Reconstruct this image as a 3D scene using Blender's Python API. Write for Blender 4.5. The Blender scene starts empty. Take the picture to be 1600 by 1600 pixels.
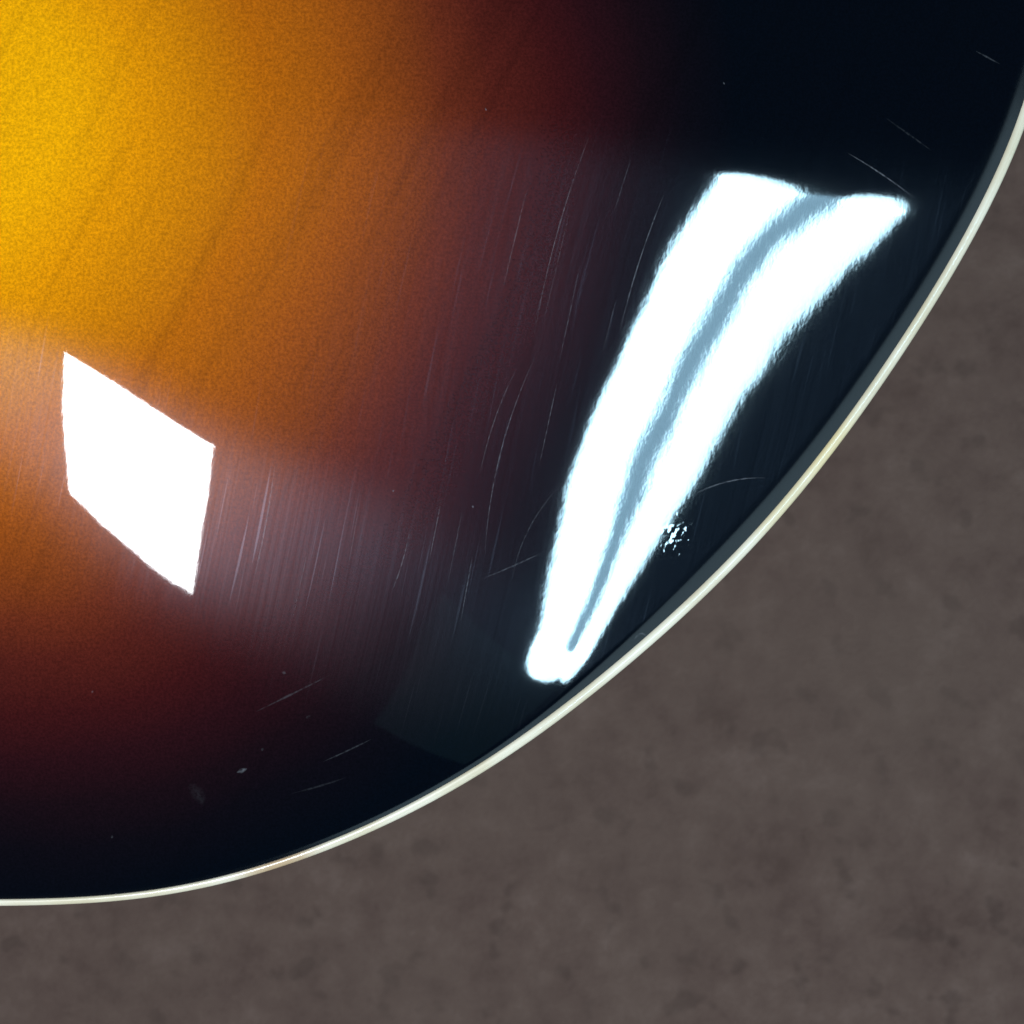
import bpy, math
import numpy as np

# ------------------------------------------------------------------ camera, world, lamps, exposure
sc = bpy.context.scene
Z0 = 0.55                       # height of the guitar's binding above the floor
CAM_H = 0.30                    # camera above the binding plane
cam = bpy.data.cameras.new('camera')
cam.sensor_width = 36.0
cam.lens = 36.0 * CAM_H / 0.2
cam.clip_start = 0.01
cam.clip_end = 50
cam.dof.use_dof = True
cam.dof.focus_distance = CAM_H - 0.008
cam.dof.aperture_fstop = 38.0
camo = bpy.data.objects.new('camera', cam)
camo.location = (0, 0, Z0 + CAM_H)
sc.collection.objects.link(camo)
sc.camera = camo

world = bpy.data.worlds.new('World')
sc.world = world
world.use_nodes = True
bg = world.node_tree.nodes['Background']
bg.inputs[0].default_value = (0.40, 0.72, 1.0, 1)
bg.inputs[1].default_value = 0.05

sc.view_settings.view_transform = 'Standard'
sc.view_settings.look = 'None'
sc.view_settings.exposure = 0.0
sc.view_settings.gamma = 1.0
sc.render.engine = 'CYCLES'
sc.cycles.use_denoising = True
sc.cycles.max_bounces = 4
sc.cycles.use_adaptive_sampling = True
sc.cycles.adaptive_threshold = 0.02
sc.cycles.sample_clamp_indirect = 4.0

LP = [-0.3707, -0.2888, -0.5956, 0.3598, 0.3389, 0.802, -0.3748, 1.1992, -0.0682, -0.0026, 0.0118, 0.057]
CEIL = Z0 + 1.6
COOL = (0.80, 0.93, 1.0)

def lamp(name, x, y, z, sx, sy, rot, radiance, color=COOL):
    l = bpy.data.lights.new(name, 'AREA')
    l.shape = 'RECTANGLE'
    l.size, l.size_y = sx, sy
    l.energy = radiance * math.pi * sx * sy
    l.color = color
    o = bpy.data.objects.new(name, l)
    o.location = (x, y, z)
    o.rotation_euler = rot
    sc.collection.objects.link(o)
    return o

th, ax, ay, asx, asy, bx, by, bl, e1, e2, e3, e4 = LP
ct, st = math.cos(th), math.sin(th)
def at(x, y, px, py):
    return x + ct * px - st * py, y + st * px + ct * py
# square ceiling panel and twin-tube ceiling batten, both on one grid
lamp('ceiling_panel_lamp', ax, ay, CEIL, asx, asy, (0, 0, th), 64.0, (0.93, 0.96, 1.0))
e2, e3 = e2 - 0.003, e3 + 0.003
TUBE = (0.51, 0.83, 1.0)
CAP_T, CAP_B = 0.018, 0.055        # rounded tube ends
for p0, p1 in ((e1, e2), (e3, e4)):
    x, y = at(bx, by, (p0 + p1) / 2, (CAP_B - CAP_T) / 2)
    lamp('tube_lamp', x, y, CEIL, p1 - p0, bl - CAP_T - CAP_B, (0, 0, th), 45.0, TUBE)
    for yy, cap in ((bl / 2 - CAP_T, CAP_T), (-bl / 2 + CAP_B, CAP_B)):
        x, y = at(bx, by, (p0 + p1) / 2, yy)
        o = lamp('tube_end_lamp', x, y, CEIL + 0.003, p1 - p0, 2 * cap, (0, 0, th), 45.0, TUBE)
        o.data.shape = 'ELLIPSE'
        o.data.energy *= math.pi / 4
x, y = at(bx, by, (e1 + e4) / 2 - 0.008, -bl / 2 + 0.038)
o = lamp('tube_end_lamp', x, y, CEIL + 0.006, (e4 - e1) * 0.72, 0.085, (0, 0, th), 45.0, TUBE)
o.data.shape = 'ELLIPSE'
o.data.energy *= math.pi / 4
x, y = at(bx, by, (e1 + e4) / 2, 0)
lamp('batten_reflector_lamp', x, y, CEIL + 0.012, (e4 - e1) * 0.9, bl * 0.98, (0, 0, th), 9.5, (0.42, 0.76, 1.0))
# unseen nested glows, added for the soft teal patch reflected in the top
for k_ in (0.26, 0.20, 0.14):
    lamp('teal_patch_glow', 0.42, -0.99, CEIL, k_, k_ * 1.15, (0, 0, th - 0.26), 0.09, (0.35, 0.85, 1.0))
# unseen area light, added low beyond the rim so the lip reflects grey
azi, ele, dist = math.radians(-38), math.radians(24), 2.2
lamp('added_lip_light', dist * math.cos(ele) * math.cos(azi), dist * math.cos(ele) * math.sin(azi), Z0 + dist * math.sin(ele),
     3.6, 1.1, (math.pi / 2 - ele, 0, azi + math.pi / 2), 1.25, (0.58, 0.86, 1.0))

# ------------------------------------------------------------------ body shape
AXC = (-0.105, 0.06)            # centre of the arch on the body's axis
OUT = [0.203951, 0.077943, 0.018619, 0.014808, 0.014556, 0.006431, -0.004059, -0.007493, -0.006184, -0.003089, -0.001566, -0.000873, -0.000464]
COEF = np.array([2152,-743,-3143,-5008,-6239,-6695,-6259,-4964,-3077,-1045,688,1809,2149,1637,256,-1993,2336,-369,-2598,-4338,-5531,-6041,-5659,-4241,-
1992,400,2324,3500,3823,3272,1862,-392,2493,-39,-2102,-3684,-4751,-5221,-4913,-3552,-1119,1445,3409,4585,4897,4346,2963,768,2637,258,-1670,-3108,-
3997,-4289,-3934,-2750,-491,1963,3876,5034,5356,4857,3570,1515,2781,550,-1294,-2681,-3483,-3573,-2937,-1721,-
68,1862,3680,4815,5193,4815,3705,1883,2926,875,-922,-2387,-3352,-3597,-3007,-1695,-98,1245,2792,3941,4445,4254,3398,1913,3050,1252,-471,-2073,-3395,-
4109,-3747,-2125,-605,435,1617,2659,3235,3234,2690,1654,3116,1666,114,-1532,-3164,-4447,-4632,-2794,-1552,-
726,234,1122,1666,1820,1642,1179,3087,2073,822,-672,-2350,-3958,-4757,-3857,-2892,-2171,-1430,-718,-250,86,364,596,2933,2421,1583,425,-986,-2455,-
3696,-4845,-4821,-4092,-3560,-2978,-2489,-1822,-965,41,2641,2657,2288,1543,453,-945,-2668,-4689,-5973,-6053,-5794,-5471,-4760,-3601,-2112,-
348,2199,2729,2810,2435,1572,165,-1811,-4131,-6113,-7256,-7840,-7577,-6481,-4872,-2852,-452,1592,2579,3045,2963,2272,916,-1066,-3423,-5710,-7494,-
8519,-8369,-7225,-5399,-3031,-166,795,2165,2950,3117,2617,1428,-375,-2575,-4837,-6749,-7885,-7910,-6892,-5047,-2527,607,-
223,1464,2527,2945,2695,1795,333,-1510,-3455,-5138,-6177,-6302,-5462,-3744,-1251,1962,-1483,475,1796,2485,2560,2069,1106,-173,-1550,-2759,-3529,-
3645,-2977,-1479,844,3972], float) * 1e-6
N = 16
LO, HI = -0.13, 0.13
STEP = (HI - LO) / (N - 3)
ARCH = 0.024

def outline(ph):
    return sum(a * np.cos(k * ph) for k, a in enumerate(OUT))

def bspl(x):
    u = (x - LO) / STEP
    i = np.clip(np.floor(u).astype(int), 0, N - 4)
    f = u - i
    w = np.stack([(1 - f)**3, 3 * f**3 - 6 * f**2 + 4, -3 * f**3 + 3 * f**2 + 3 * f + 1, f**3], -1) / 6
    B = np.zeros((len(x), N))
    r = np.arange(len(x))
    for k in range(4):
        B[r, i + k] += w[:, k]
    return B

def sstep(e0, e1_, v):
    t = np.clip((v - e0) / (e1_ - e0), 0, 1)
    return t * t * (3 - 2 * t)

def carve(x, y, t):
    """height of the arched top over the binding plane"""
    xc, yc = np.clip(x, LO, HI), np.clip(y, LO, HI)
    s = np.einsum('ni,ij,nj->n', bspl(xc), COEF.reshape(N, N), bspl(yc))
    over = np.hypot(x - xc, y - yc)
    s = s * np.exp(-(over / 0.06)**2)
    return (ARCH + s) * (1 - t * t)

def mesh(name, verts, faces, mat, parent, smooth=True):
    me = bpy.data.meshes.new(name)
    me.from_pydata(verts, [], faces)
    if smooth:
        me.polygons.foreach_set('use_smooth', [True] * len(me.polygons))
    me.materials.append(mat)
    o = bpy.data.objects.new(name, me)
    sc.collection.objects.link(o)
    o.parent = parent
    return o

def ring_grid(rows_, closed_cols):
    n = closed_cols
    f = []
    for r in range(rows_ - 1):
        a0, b0 = r * n, (r + 1) * n
        for c in range(n):
            d = (c + 1) % n
            f.append((a0 + c, a0 + d, b0 + d, b0 + c))
    return f

# ------------------------------------------------------------------ node helpers
class NT:
    def __init__(self, name):
        self.m = bpy.data.materials.new(name)
        self.m.use_nodes = True
        self.t = self.m.node_tree
        self.t.nodes.clear()
    def n(self, typ, ins=None, **kw):
        nd = self.t.nodes.new(typ)
        for k, v in kw.items():
            setattr(nd, k, v)
        for k, v in (ins or {}).items():
            s = nd.inputs[k]
            if hasattr(v, 'is_output'):
                self.t.links.new(v, s)
            else:
                s.default_value = v
        return nd
    def math(self, op, a, b=0.0, c=0.0, clamp=False):
        return self.n('ShaderNodeMath', {0: a, 1: b, 2: c}, operation=op, use_clamp=clamp).outputs[0]
    def vm(self, op, a, b=(0, 0, 0)):
        nd = self.n('ShaderNodeVectorMath', {0: a, 1: b}, operation=op)
        return nd.outputs['Value'] if op in ('LENGTH', 'DISTANCE', 'DOT_PRODUCT') else nd.outputs[0]
    def ramp(self, fac, stops, interp='LINEAR'):
        nd = self.n('ShaderNodeValToRGB', {0: fac})
        r = nd.color_ramp
        r.interpolation = interp
        while len(r.elements) < len(stops):
            r.elements.new(0.5)
        for e, (p, col) in zip(r.elements, stops):
            e.position = p
            e.color = (*col, 1) if len(col) == 3 else col
        return nd.outputs[0]
    def rng(self, v, a, b, c, d, smooth=False):
        nd = self.n('ShaderNodeMapRange', {0: v, 1: a, 2: b, 3: c, 4: d})
        if smooth:
            nd.interpolation_type = 'SMOOTHSTEP'
        return nd.outputs[0]
    def noise(self, vec, scale, detail=2.0, rough=0.5, dist=0.0):
        return self.n('ShaderNodeTexNoise', {'Vector': vec, 'Scale': scale, 'Detail': detail, 'Roughness': rough, 'Distortion': dist}, noise_dimensions='2D').outputs[0]
    def mix(self, fac, a, b, blend='MIX'):
        nd = self.n('ShaderNodeMix', {0: fac}, data_type='RGBA', blend_type=blend)
        for k, v in ((6, a), (7, b)):
            if hasattr(v, 'is_output'):
                self.t.links.new(v, nd.inputs[k])
            else:
                nd.inputs[k].default_value = (*v, 1)
        return nd.outputs[2]
    def out(self, sh):
        o = self.n('ShaderNodeOutputMaterial')
        self.t.links.new(sh, o.inputs[0])
        return self.m

def lin(r, g, b):
    f = lambda c: ((c / 255 + 0.055) / 1.055)**2.4 if c > 10 else c / 255 / 12.92
    return (f(r), f(g), f(b))

MM = 0.001
def bp(u, v):
    """where on the body a mark lies, measured in the body's own plane (metres)"""
    return ((u - 800) / 8000 * 0.955, -(v - 800) / 8000 * 0.955, 0)

def be(u, v):
    return ((u - 800) / 8000, -(v - 800) / 8000, 0)

# ------------------------------------------------------------------ sunburst lacquer
SCR = (-0.24, -0.97, 0.0)       # polishing direction
def lacquer():
    k = NT('sunburst_lacquer')
    P = k.n('ShaderNodeTexCoord').outputs['Object']
    flat = k.vm('MULTIPLY', P, (1, 1, 0))
    # burst
    wob = k.math('MULTIPLY', k.math('SUBTRACT', k.noise(flat, 22, 1), 0.5), 0.008)
    cxy = bp(-40, 195)
    r = k.math('ADD', k.vm('LENGTH', k.vm('MULTIPLY', k.vm('SUBTRACT', flat, cxy), (1.0, 0.955, 1.0))), wob)
    fac = k.math('DIVIDE', r, 1200 / 8000 * 0.955)
    E_ = BURST_GAIN
    stops = [(0, (255, 175, 2)), (180, (254, 169, 2)), (290, (238, 145, 2)), (380, (214, 123, 4)), (465, (192, 99, 7)), (590, (163, 77, 15)), (650, (144, 65, 17)),
             (745, (110, 42, 21)), (805, (86, 28, 19)), (890, (62, 16, 16)), (960, (42, 11, 16)), (1030, (24, 8, 14)), (1100, (11, 6, 13)), (1190, (2, 5, 13))]
    col = k.ramp(fac, [(p / 1200, tuple(c * E_ for c in lin(*q))) for p, q in stops])
    # figure of the veneer under the lacquer: fine speckle and a few dark grain lines
    rotv = k.n('ShaderNodeVectorRotate', {'Vector': flat, 'Angle': math.radians(28)}, rotation_type='Z_AXIS').outputs[0]
    gr = k.n('ShaderNodeMapping', {'Vector': rotv, 'Scale': (190, 9, 1)}).outputs[0]
    grain = k.rng(k.noise(gr, 1.0, 3, 0.6), 0.30, 0.45, 0.88, 1.0)
    sp = k.rng(k.noise(flat, 1900, 2, 0.75), 0.3, 0.7, 0.76, 1.24)
    sp2 = k.rng(k.noise(flat, 700, 2, 0.6), 0.3, 0.7, 0.93, 1.07)
    f = k.math('MULTIPLY', k.math('MULTIPLY', sp, sp2), grain)
    col = k.mix(1.0, col, k.n('ShaderNodeCombineColor', {0: f, 1: f, 2: f}).outputs[0], 'MULTIPLY')

    # polishing swirls: long parallel hairlines
    bend = k.n('ShaderNodeVectorRotate', {'Vector': flat, 'Angle': math.radians(14), 'Center': (0, 0, 0)}, rotation_type='Z_AXIS').outputs[0]
    nz = k.n('ShaderNodeTexNoise', {'Vector': flat, 'Scale': 9.0, 'Detail': 0.0}, noise_dimensions='2D').outputs[1]
    bend = k.vm('ADD', bend, k.vm('MULTIPLY', k.vm('SUBTRACT', nz, (0.5, 0.5, 0.5)), (0.007, 0, 0)))
    s1 = k.noise(k.n('ShaderNodeMapping', {'Vector': bend, 'Scale': (2600, 26, 1)}).outputs[0], 1.0, 2, 0.6)
    s2 = k.noise(k.n('ShaderNodeMapping', {'Vector': bend, 'Scale': (1300, 14, 1), 'Location': (3, 7, 0)}).outputs[0], 1.0, 2, 0.5)
    streak = k.math('MULTIPLY', k.rng(s1, 0.3, 0.7, 0.85, 1.15), k.rng(s2, 0.35, 0.65, 0.9, 1.1))
    hair = k.rng(k.noise(k.n('ShaderNodeMapping', {'Vector': bend, 'Scale': (1500, 32, 1), 'Location': (11, 2, 0)}).outputs[0], 1.0, 1, 0.5), 0.70, 0.80, 0, 1)

    # relief: orange peel, fine pits drawn out along the polishing, a patch of small dents near the rim
    peel = k.noise(flat, 60, 1, 0.5)
    fine = k.noise(k.n('ShaderNodeMapping', {'Vector': bend, 'Scale': (640, 420, 1)}).outputs[0], 1.0, 2, 0.65)
    dpos = be(1076, 846)
    dm = k.rng(k.math('ADD', k.vm('DISTANCE', flat, (dpos[0] * 0.985, dpos[1] * 0.985, 0)), k.math('MULTIPLY', k.noise(flat, 420, 1), 0.006)), 0.0040, 0.0078, 1.0, 0.0, True)
    dent = k.noise(flat, 900, 1, 0.5)
    hgt = k.math('ADD', k.math('MULTIPLY', peel, PEEL), k.math('MULTIPLY', fine, FINE))
    hgt = k.math('ADD', hgt, k.math('MULTIPLY', k.math('MULTIPLY', dent, dm), DENT))
    bump = k.n('ShaderNodeBump', {'Strength': 1.0, 'Distance': 1.0, 'Height': hgt}).outputs[0]

    base = k.n('ShaderNodeBsdfPrincipled', {'Base Color': col, 'Roughness': 0.6, 'Specular IOR Level': 0.0,
               'Coat Weight': 1.0, 'Coat Roughness': k.math('MULTIPLY_ADD', k.n('ShaderNodeAttribute', attribute_name='rim').outputs['Fac'], 0.20, 0.022), 'Coat IOR': 1.52, 'Coat Normal': bump}).outputs[0]
    tang = k.n('ShaderNodeCombineXYZ', {0: SCR[0], 1: SCR[1], 2: SCR[2]}).outputs[0]
    swirl = k.n('ShaderNodeBsdfAnisotropic', {'Color': (0.72, 0.78, 1, 1), 'Roughness': SW_R, 'Anisotropy': SW_A, 'Tangent': tang}, distribution='BECKMANN').outputs[0]
    w = k.math('ADD', k.math('MULTIPLY', streak, SW_W), k.math('MULTIPLY', hair, HAIR_W))
    w = k.math('MULTIPLY', w, k.rng(r, 740 / 8000, 1000 / 8000, 1.0, 0.40, True))   # haze painted weaker towards the rim, dimming the tubes' glare there
    sh = k.n('ShaderNodeMixShader', {0: w, 1: base, 2: swirl}).outputs[0]
    return k.out(sh)

BURST_GAIN = 0.88
PEEL, FINE, DENT = 1.1e-5, 1.0e-6, 1.2e-5
SW_R, SW_A, SW_W, HAIR_W = 0.235, 0.60, 0.0055, 0.007

def binding_material():
    k = NT('aged_cream_binding')
    P = k.n('ShaderNodeTexCoord').outputs['Object']
    n = k.noise(P, 60, 3)
    col = k.mix(k.rng(n, 0.35, 0.7, 0, 1), (0.78, 0.68, 0.53), (0.66, 0.55, 0.38))
    d1 = k.vm('DISTANCE', P, be(435, 1348))
    m1 = k.rng(k.math('ADD', d1, k.math('MULTIPLY', k.noise(P, 500, 2), 0.003)), 0.003, 0.013, 0.95, 0, True)
    col = k.mix(m1, col, (0.50, 0.33, 0.19))
    d2 = k.vm('DISTANCE', P, be(1290, 700))
    col = k.mix(k.rng(d2, 0.001, 0.014, 0.8, 0, True), col, (0.72, 0.55, 0.27))
    d3 = k.vm('DISTANCE', P, be(1222, 796))
    col = k.mix(k.rng(d3, 0.001, 0.010, 0.6, 0, True), col, (0.72, 0.57, 0.32))
    b = k.n('ShaderNodeBump', {'Distance': 1.0, 'Height': k.math('MULTIPLY', k.noise(P, 700, 2), 4e-6)}).outputs[0]
    sh = k.n('ShaderNodeBsdfPrincipled', {'Base Color': col, 'Roughness': 0.32, 'Normal': b, 'Coat Weight': 0.4, 'Coat Roughness': 0.1}).outputs[0]
    return k.out(sh)

def dark_lacquer():
    k = NT('black_side_lacquer')
    P = k.n('ShaderNodeTexCoord').outputs['Object']
    col = k.mix(k.noise(P, 40, 3), (0.004, 0.003, 0.003), (0.010, 0.005, 0.004))
    return k.out(k.n('ShaderNodeBsdfPrincipled', {'Base Color': col, 'Roughness': 0.12}).outputs[0])

def carpet():
    k = NT('brown_grey_carpet')
    P = k.n('ShaderNodeTexCoord').outputs['Object']
    n1 = k.noise(P, 24, 2, 0.5)
    n2 = k.noise(P, 85, 2, 0.55)
    n3 = k.noise(P, 420, 2, 0.6)
    n4 = k.noise(P, 5.5, 2)
    v = k.math('ADD', k.math('MULTIPLY', n1, 0.45), k.math('ADD', k.math('MULTIPLY', n2, 0.35), k.math('MULTIPLY', n3, 0.2)))
    col = k.ramp(v, [(0.30, tuple(g_ * c for g_, c in zip(FLOOR_G, (0.078, 0.049, 0.043)))), (0.44, tuple(g_ * c for g_, c in zip(FLOOR_G, (0.099, 0.064, 0.056)))),
                     (0.56, tuple(g_ * c for g_, c in zip(FLOOR_G, (0.112, 0.074, 0.064)))), (0.72, tuple(g_ * c for g_, c in zip(FLOOR_G, (0.138, 0.094, 0.083))))])
    spots = k.rng(k.noise(k.vm('ADD', P, (3.1, 1.7, 0)), 48, 2, 0.5), 0.60, 0.74, 0.0, 0.4, True)
    col = k.mix(spots, col, tuple(g_ * c for g_, c in zip(FLOOR_G, (0.048, 0.031, 0.028))))
    col = k.mix(k.rng(n4, 0.35, 0.7, 0, 0.5), col, tuple(g_ * c for g_, c in zip(FLOOR_G, (0.116, 0.080, 0.068))))
    b = k.n('ShaderNodeBump', {'Distance': 1.0, 'Strength': 0.4, 'Height': k.math('MULTIPLY', n3, 0.002)}).outputs[0]
    return k.out(k.n('ShaderNodeBsdfPrincipled', {'Base Color': col, 'Roughness': 0.95, 'Specular IOR Level': 0.1, 'Normal': b}).outputs[0])
FLOOR_G = (1.12, 1.05, 0.98)

# ------------------------------------------------------------------ floor
def build_floor():
    n = 121
    g = np.linspace(-3, 3, n)
    X, Y = np.meshgrid(g, g)
    rs = np.random.RandomState(4)
    Zv = rs.rand(n, n) * 0.002
    v = np.stack([X, Y, Zv], -1).reshape(-1, 3).tolist()
    f = [(j * n + i, j * n + i + 1, (j + 1) * n + i + 1, (j + 1) * n + i) for j in range(n - 1) for i in range(n - 1)]
    o = mesh('floor', v, f, carpet(), None)
    o['kind'] = 'structure'
build_floor()

# ------------------------------------------------------------------ the guitar
guitar = bpy.data.objects.new('guitar', None)
guitar.location = (0, 0, Z0)
sc.collection.objects.link(guitar)
guitar['label'] = 'arched guitar body with glossy yellow to black sunburst top and cream binding'
guitar['category'] = 'guitar'

# angles: finer over the stretch of rim in view
M = 1500
pa = np.linspace(0, 2 * np.pi, M, endpoint=False)
ph = pa - 0.0
R = outline(ph)
ex, ey = np.sin(ph), np.cos(ph)
# width of the binding's upper face, worn thinner towards the butt end
def bind_w(ph):
    deg = np.degrees(ph)
    return (1.5 + 0.6 * (1 - sstep(118, 172, deg))) * MM
bw = bind_w(ph)
# radial shrink that gives that width measured square to the rim
dR = np.gradient(R, pa)
cosr = R / np.hypot(R, dR)
Rb = R - bw / cosr
LIPW = 4.6 * MM

LIP_SLOPE = 0.34
lipw = LIPW * (0.30 + 0.70 * (sstep(70, 85, np.degrees(ph)) * (1 - sstep(112, 138, np.degrees(ph)))))

# top
rows_t = np.concatenate([np.linspace(0.004, 0.9, 330)**1.0, np.linspace(0.9, 1.0, 110)[1:]])
verts = []
RIM = []
for tt in rows_t:
    r = Rb * tt
    x, y = AXC[0] + r * ex, AXC[1] + r * ey
    z = carve(x, y, r / R)
    din = (Rb - r) * cosr
    s = np.clip(1 - din / lipw, 0, 1)
    # soft start, then a steady fall
    z = z - LIP_SLOPE * lipw * np.where(s < 0.75, s * s / 1.5, s - 0.375)
    RIM.append(1 - sstep(lipw * 0.35, lipw * 0.95, din))
    verts.append(np.stack([x, y, z], -1))
edge_z = verts[-1][:, 2].copy()
V = np.concatenate(verts)
faces = ring_grid(len(rows_t), M)
c0 = len(V)
cz = carve(np.array([AXC[0]]), np.array([AXC[1]]), np.array([0.0]))[0]
V = np.vstack([V, [[AXC[0], AXC[1], cz]]])
faces += [(c0, (c + 1) % M, c) for c in range(M)]
faces = [tuple(reversed(f)) for f in faces]
top = mesh('top', V.tolist(), faces, lacquer(), guitar)
rim = top.data.attributes.new('rim', 'FLOAT', 'POINT')
rim.data.foreach_set('value', np.r_[np.concatenate(RIM), 0.0].astype(np.float32))
top['label'] = 'glossy sunburst lacquered top with hairline scratches'

# single scratches and specks in the lacquer: slivers of torn-up finish lying on the top (course, width in mm, strength)
SCRATCH = [
        ([(890, 330), (850, 500)], 0.13, 0.30),
        ([(905, 420), (875, 560)], 0.13, 0.42),
        ([(870, 600), (842, 730)], 0.13, 0.55),
        ([(722, 800), (700, 910)], 0.13, 0.36),
        ([(690, 780), (670, 880)], 0.13, 0.49),
        ([(562, 785), (545, 880)], 0.13, 0.30),
        ([(482, 855), (458, 965)], 0.13, 0.42),
        ([(738, 870), (720, 970)], 0.13, 0.55),
        ([(962, 470), (942, 550)], 0.13, 0.36),
        ([(822, 300), (786, 450)], 0.13, 0.49),
        ([(985, 250), (960, 330)], 0.13, 0.30),
        ([(920, 215), (880, 330), (850, 450), (835, 520)], 0.14, 0.55),
        ([(1037, 305), (1010, 375), (985, 455), (968, 520)], 0.16, 0.8),
        ([(835, 560), (790, 680), (765, 790), (758, 865)], 0.15, 0.55),
        ([(805, 580), (775, 650), (750, 740)], 0.14, 0.5),
        ([(430, 725), (415, 820), (398, 900)], 0.2, 0.65),
        ([(640, 830), (625, 890), (612, 925)], 0.16, 0.55),
        ([(895, 740), (820, 840), (800, 905)], 0.15, 0.3),
        ([(752, 905), (800, 885), (850, 862)], 0.22, 0.35),
        ([(1085, 772), (1130, 755), (1165, 747), (1195, 747)], 0.2, 0.6),
        ([(1325, 240), (1365, 262), (1400, 290), (1428, 308)], 0.2, 0.7),
        ([(1385, 185), (1420, 210), (1455, 235)], 0.3, 0.15),
        ([(1525, 80), (1562, 100)], 0.25, 0.3),
        ([(400, 1112), (455, 1085), (515, 1055)], 0.3, 0.2),
        ([(505, 1190), (545, 1172), (580, 1155)], 0.25, 0.2),
        ([(455, 1240), (500, 1228), (540, 1215)], 0.3, 0.1),
        ([(370, 1207), (386, 1201)], 0.6, 0.6),
        ([(478, 1122), (485, 1118)], 0.4, 0.15),
        ([(408, 1170), (412, 1172)], 0.5, 0.15),
        ([(440, 1050), (447, 1052)], 0.4, 0.25),
        ([(143, 1080), (146, 1082)], 0.35, 0.5),
        ([(173, 1307), (177, 1308)], 0.4, 0.25),
        ([(295, 1225), (312, 1245), (318, 1258)], 1.6, 0.05),
        ([(758, 168), (760, 173)], 0.2, 0.8),
        ([(1130, 128), (1132, 132)], 0.2, 0.6),
        ([(613, 766), (616, 768)], 0.3, 0.8),
        ([(738, 790), (740, 794)], 0.25, 0.8),
        ([(990, 1000), (1005, 990), (1012, 998)], 0.3, 0.5),
    ]

def scratch_material():
    k = NT('torn_lacquer')
    P = k.n('ShaderNodeTexCoord').outputs['Object']
    brk = k.rng(k.noise(P, 1100, 2, 0.6), 0.32, 0.62, 0.2, 1.0)
    a_ = k.math('MULTIPLY', k.n('ShaderNodeAttribute', attribute_name='cover').outputs['Fac'], brk)
    d = k.n('ShaderNodeBsdfDiffuse', {'Color': (0.8, 0.82, 0.9, 1)}).outputs[0]
    t = k.n('ShaderNodeBsdfTransparent').outputs[0]
    return k.out(k.n('ShaderNodeMixShader', {0: k.math('MULTIPLY', a_, 0.20), 1: t, 2: d}).outputs[0])

def on_top(pts_):
    q = np.array([be(*v)[:2] for v in pts_])
    p = q.copy()
    for _ in range(6):
        d = p - AXC
        t = np.hypot(d[:, 0], d[:, 1]) / outline(np.arctan2(d[:, 0], d[:, 1]))
        p = q * (1 - carve(p[:, 0], p[:, 1], t) / CAM_H)[:, None]
    return p

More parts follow.
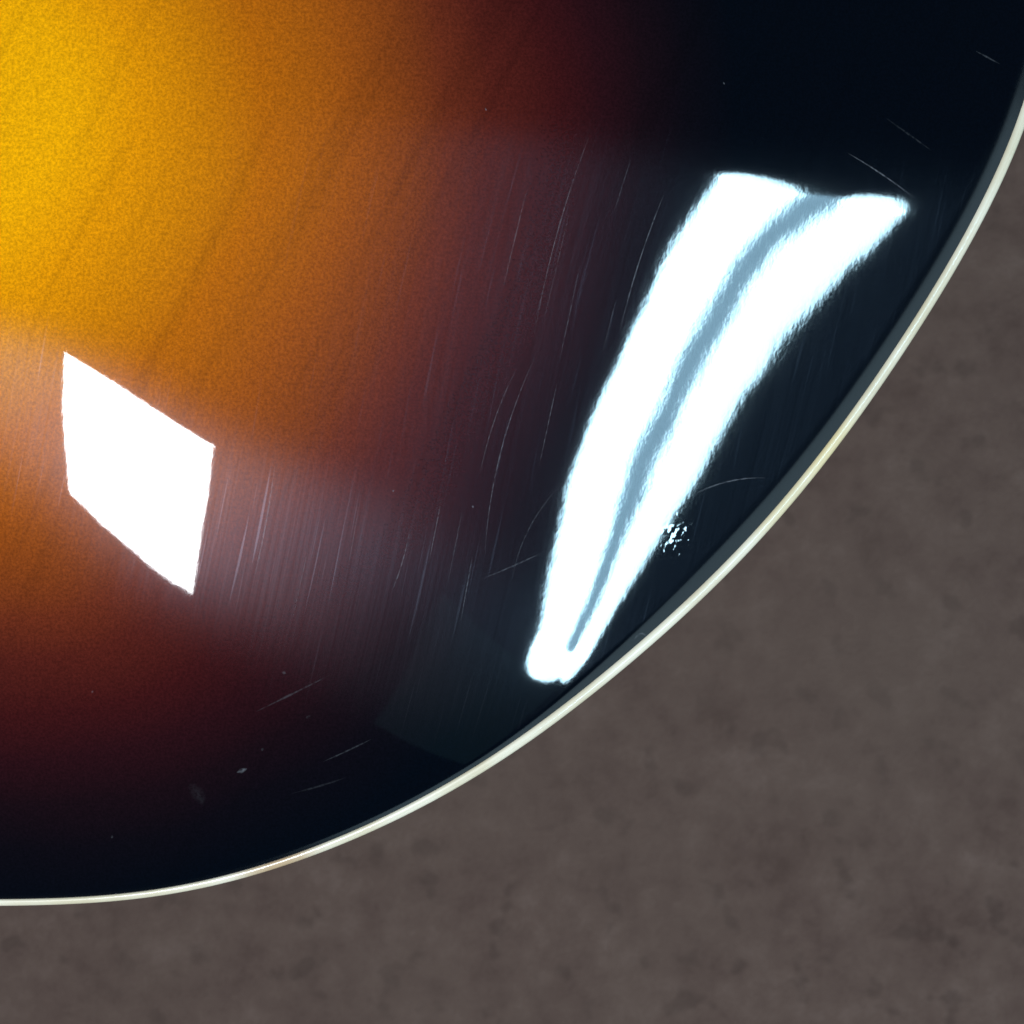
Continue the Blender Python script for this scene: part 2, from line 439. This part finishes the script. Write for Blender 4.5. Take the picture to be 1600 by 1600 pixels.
def build_scratches():
    mat = scratch_material()
    rs = np.random.RandomState(11)
    for pts_, wmm, stg in SCRATCH:
        p = on_top(pts_)
        n = max(6, int(np.hypot(*np.diff(p, axis=0).T).sum() / 0.0006))
        s = np.r_[0, np.cumsum(np.hypot(*np.diff(p, axis=0).T))]
        u = np.linspace(0, s[-1], n)
        deg = min(2, len(p) - 1)
        c = np.stack([np.polyval(np.polyfit(s, p[:, i], deg), u) for i in (0, 1)], 1)
        g = np.gradient(c, axis=0)
        g /= np.linalg.norm(g, axis=1, keepdims=True)
        nrm = np.stack([-g[:, 1], g[:, 0]], 1)
        tau = np.linspace(0, 1, n)
        prof_ = np.clip(np.sin(np.pi * tau), 0.05, 1)**(0.5 if wmm > 0.28 else 0.35)
        wid = wmm * MM * 0.8 * prof_ * (0.75 + 0.5 * rs.rand(n))
        cov = stg * prof_
        V_, A_ = [], []
        for k in (-1, -0.4, 0, 0.4, 1):
            q = c + nrm * (wid * k)[:, None]
            dx, dy = q[:, 0] - AXC[0], q[:, 1] - AXC[1]
            t = np.hypot(dx, dy) / outline(np.arctan2(dx, dy))
            V_.append(np.column_stack([q, carve(q[:, 0], q[:, 1], t) + 2.5e-5]))
            A_.append(cov * (1 - abs(k))**0.7)
        f = [(b * n + i, b * n + i + 1, (b + 1) * n + i + 1, (b + 1) * n + i) for b in range(4) for i in range(n - 1)]
        o = mesh('scratch', np.concatenate(V_).tolist(), f, mat, top)
        at_ = o.data.attributes.new('cover', 'FLOAT', 'POINT')
        at_.data.foreach_set('value', np.concatenate(A_).astype(np.float32))
build_scratches()

# binding: rounded strip let into the rim
bv = []
steps = [(0.0, 0.00), (0.05, 0.10), (0.2, 0.16), (0.4, 0.15), (0.6, 0.06), (0.78, -0.12), (0.9, -0.36), (0.97, -0.68), (1.0, -1.1), (1.0, -3.0), (1.0, -6.0), (0.6, -6.0)]
for (fr, dz) in steps:
    r = Rb + (R - Rb) * fr
    zz = edge_z + dz * MM
    bv.append(np.stack([AXC[0] + r * ex, AXC[1] + r * ey, zz], -1))
bf = [tuple(reversed(f)) for f in ring_grid(len(steps), M)]
bind = mesh('binding', np.concatenate(bv).tolist(), bf, binding_material(), guitar)
bind['label'] = 'thin aged cream binding strip around the edge of the top'

# sides and back
sv = []
for dz, ins in ((-6.05, 0.25), (-20, 0.25), (-38, 0.25), (-41.5, 0.5), (-43, 1.8)):
    r = R - ins * MM
    sv.append(np.stack([AXC[0] + r * ex, AXC[1] + r * ey, np.full(M, dz * MM)], -1))
mesh('side', np.concatenate(sv).tolist(), [tuple(reversed(f)) for f in ring_grid(len(sv), M)], dark_lacquer(), guitar)
kv = []
for tt in (1.0, 0.95, 0.85, 0.7, 0.5, 0.25, 0.02):
    r = (R - 1.8 * MM) * tt
    kv.append(np.stack([AXC[0] + r * ex, AXC[1] + r * ey, np.full(M, -0.043) - 0.008 * (1 - tt * tt)], -1))
kf = [tuple(reversed(f)) for f in ring_grid(len(kv), M)]
kc = sum(len(v) for v in kv)
kv.append(np.array([[AXC[0], AXC[1], -0.051]]))
kf += [(kc, kc - M + (c + 1) % M, kc - M + c) for c in range(M)]
mesh('back', np.concatenate(kv).tolist(), kf, bpy.data.materials['black_side_lacquer'], guitar)
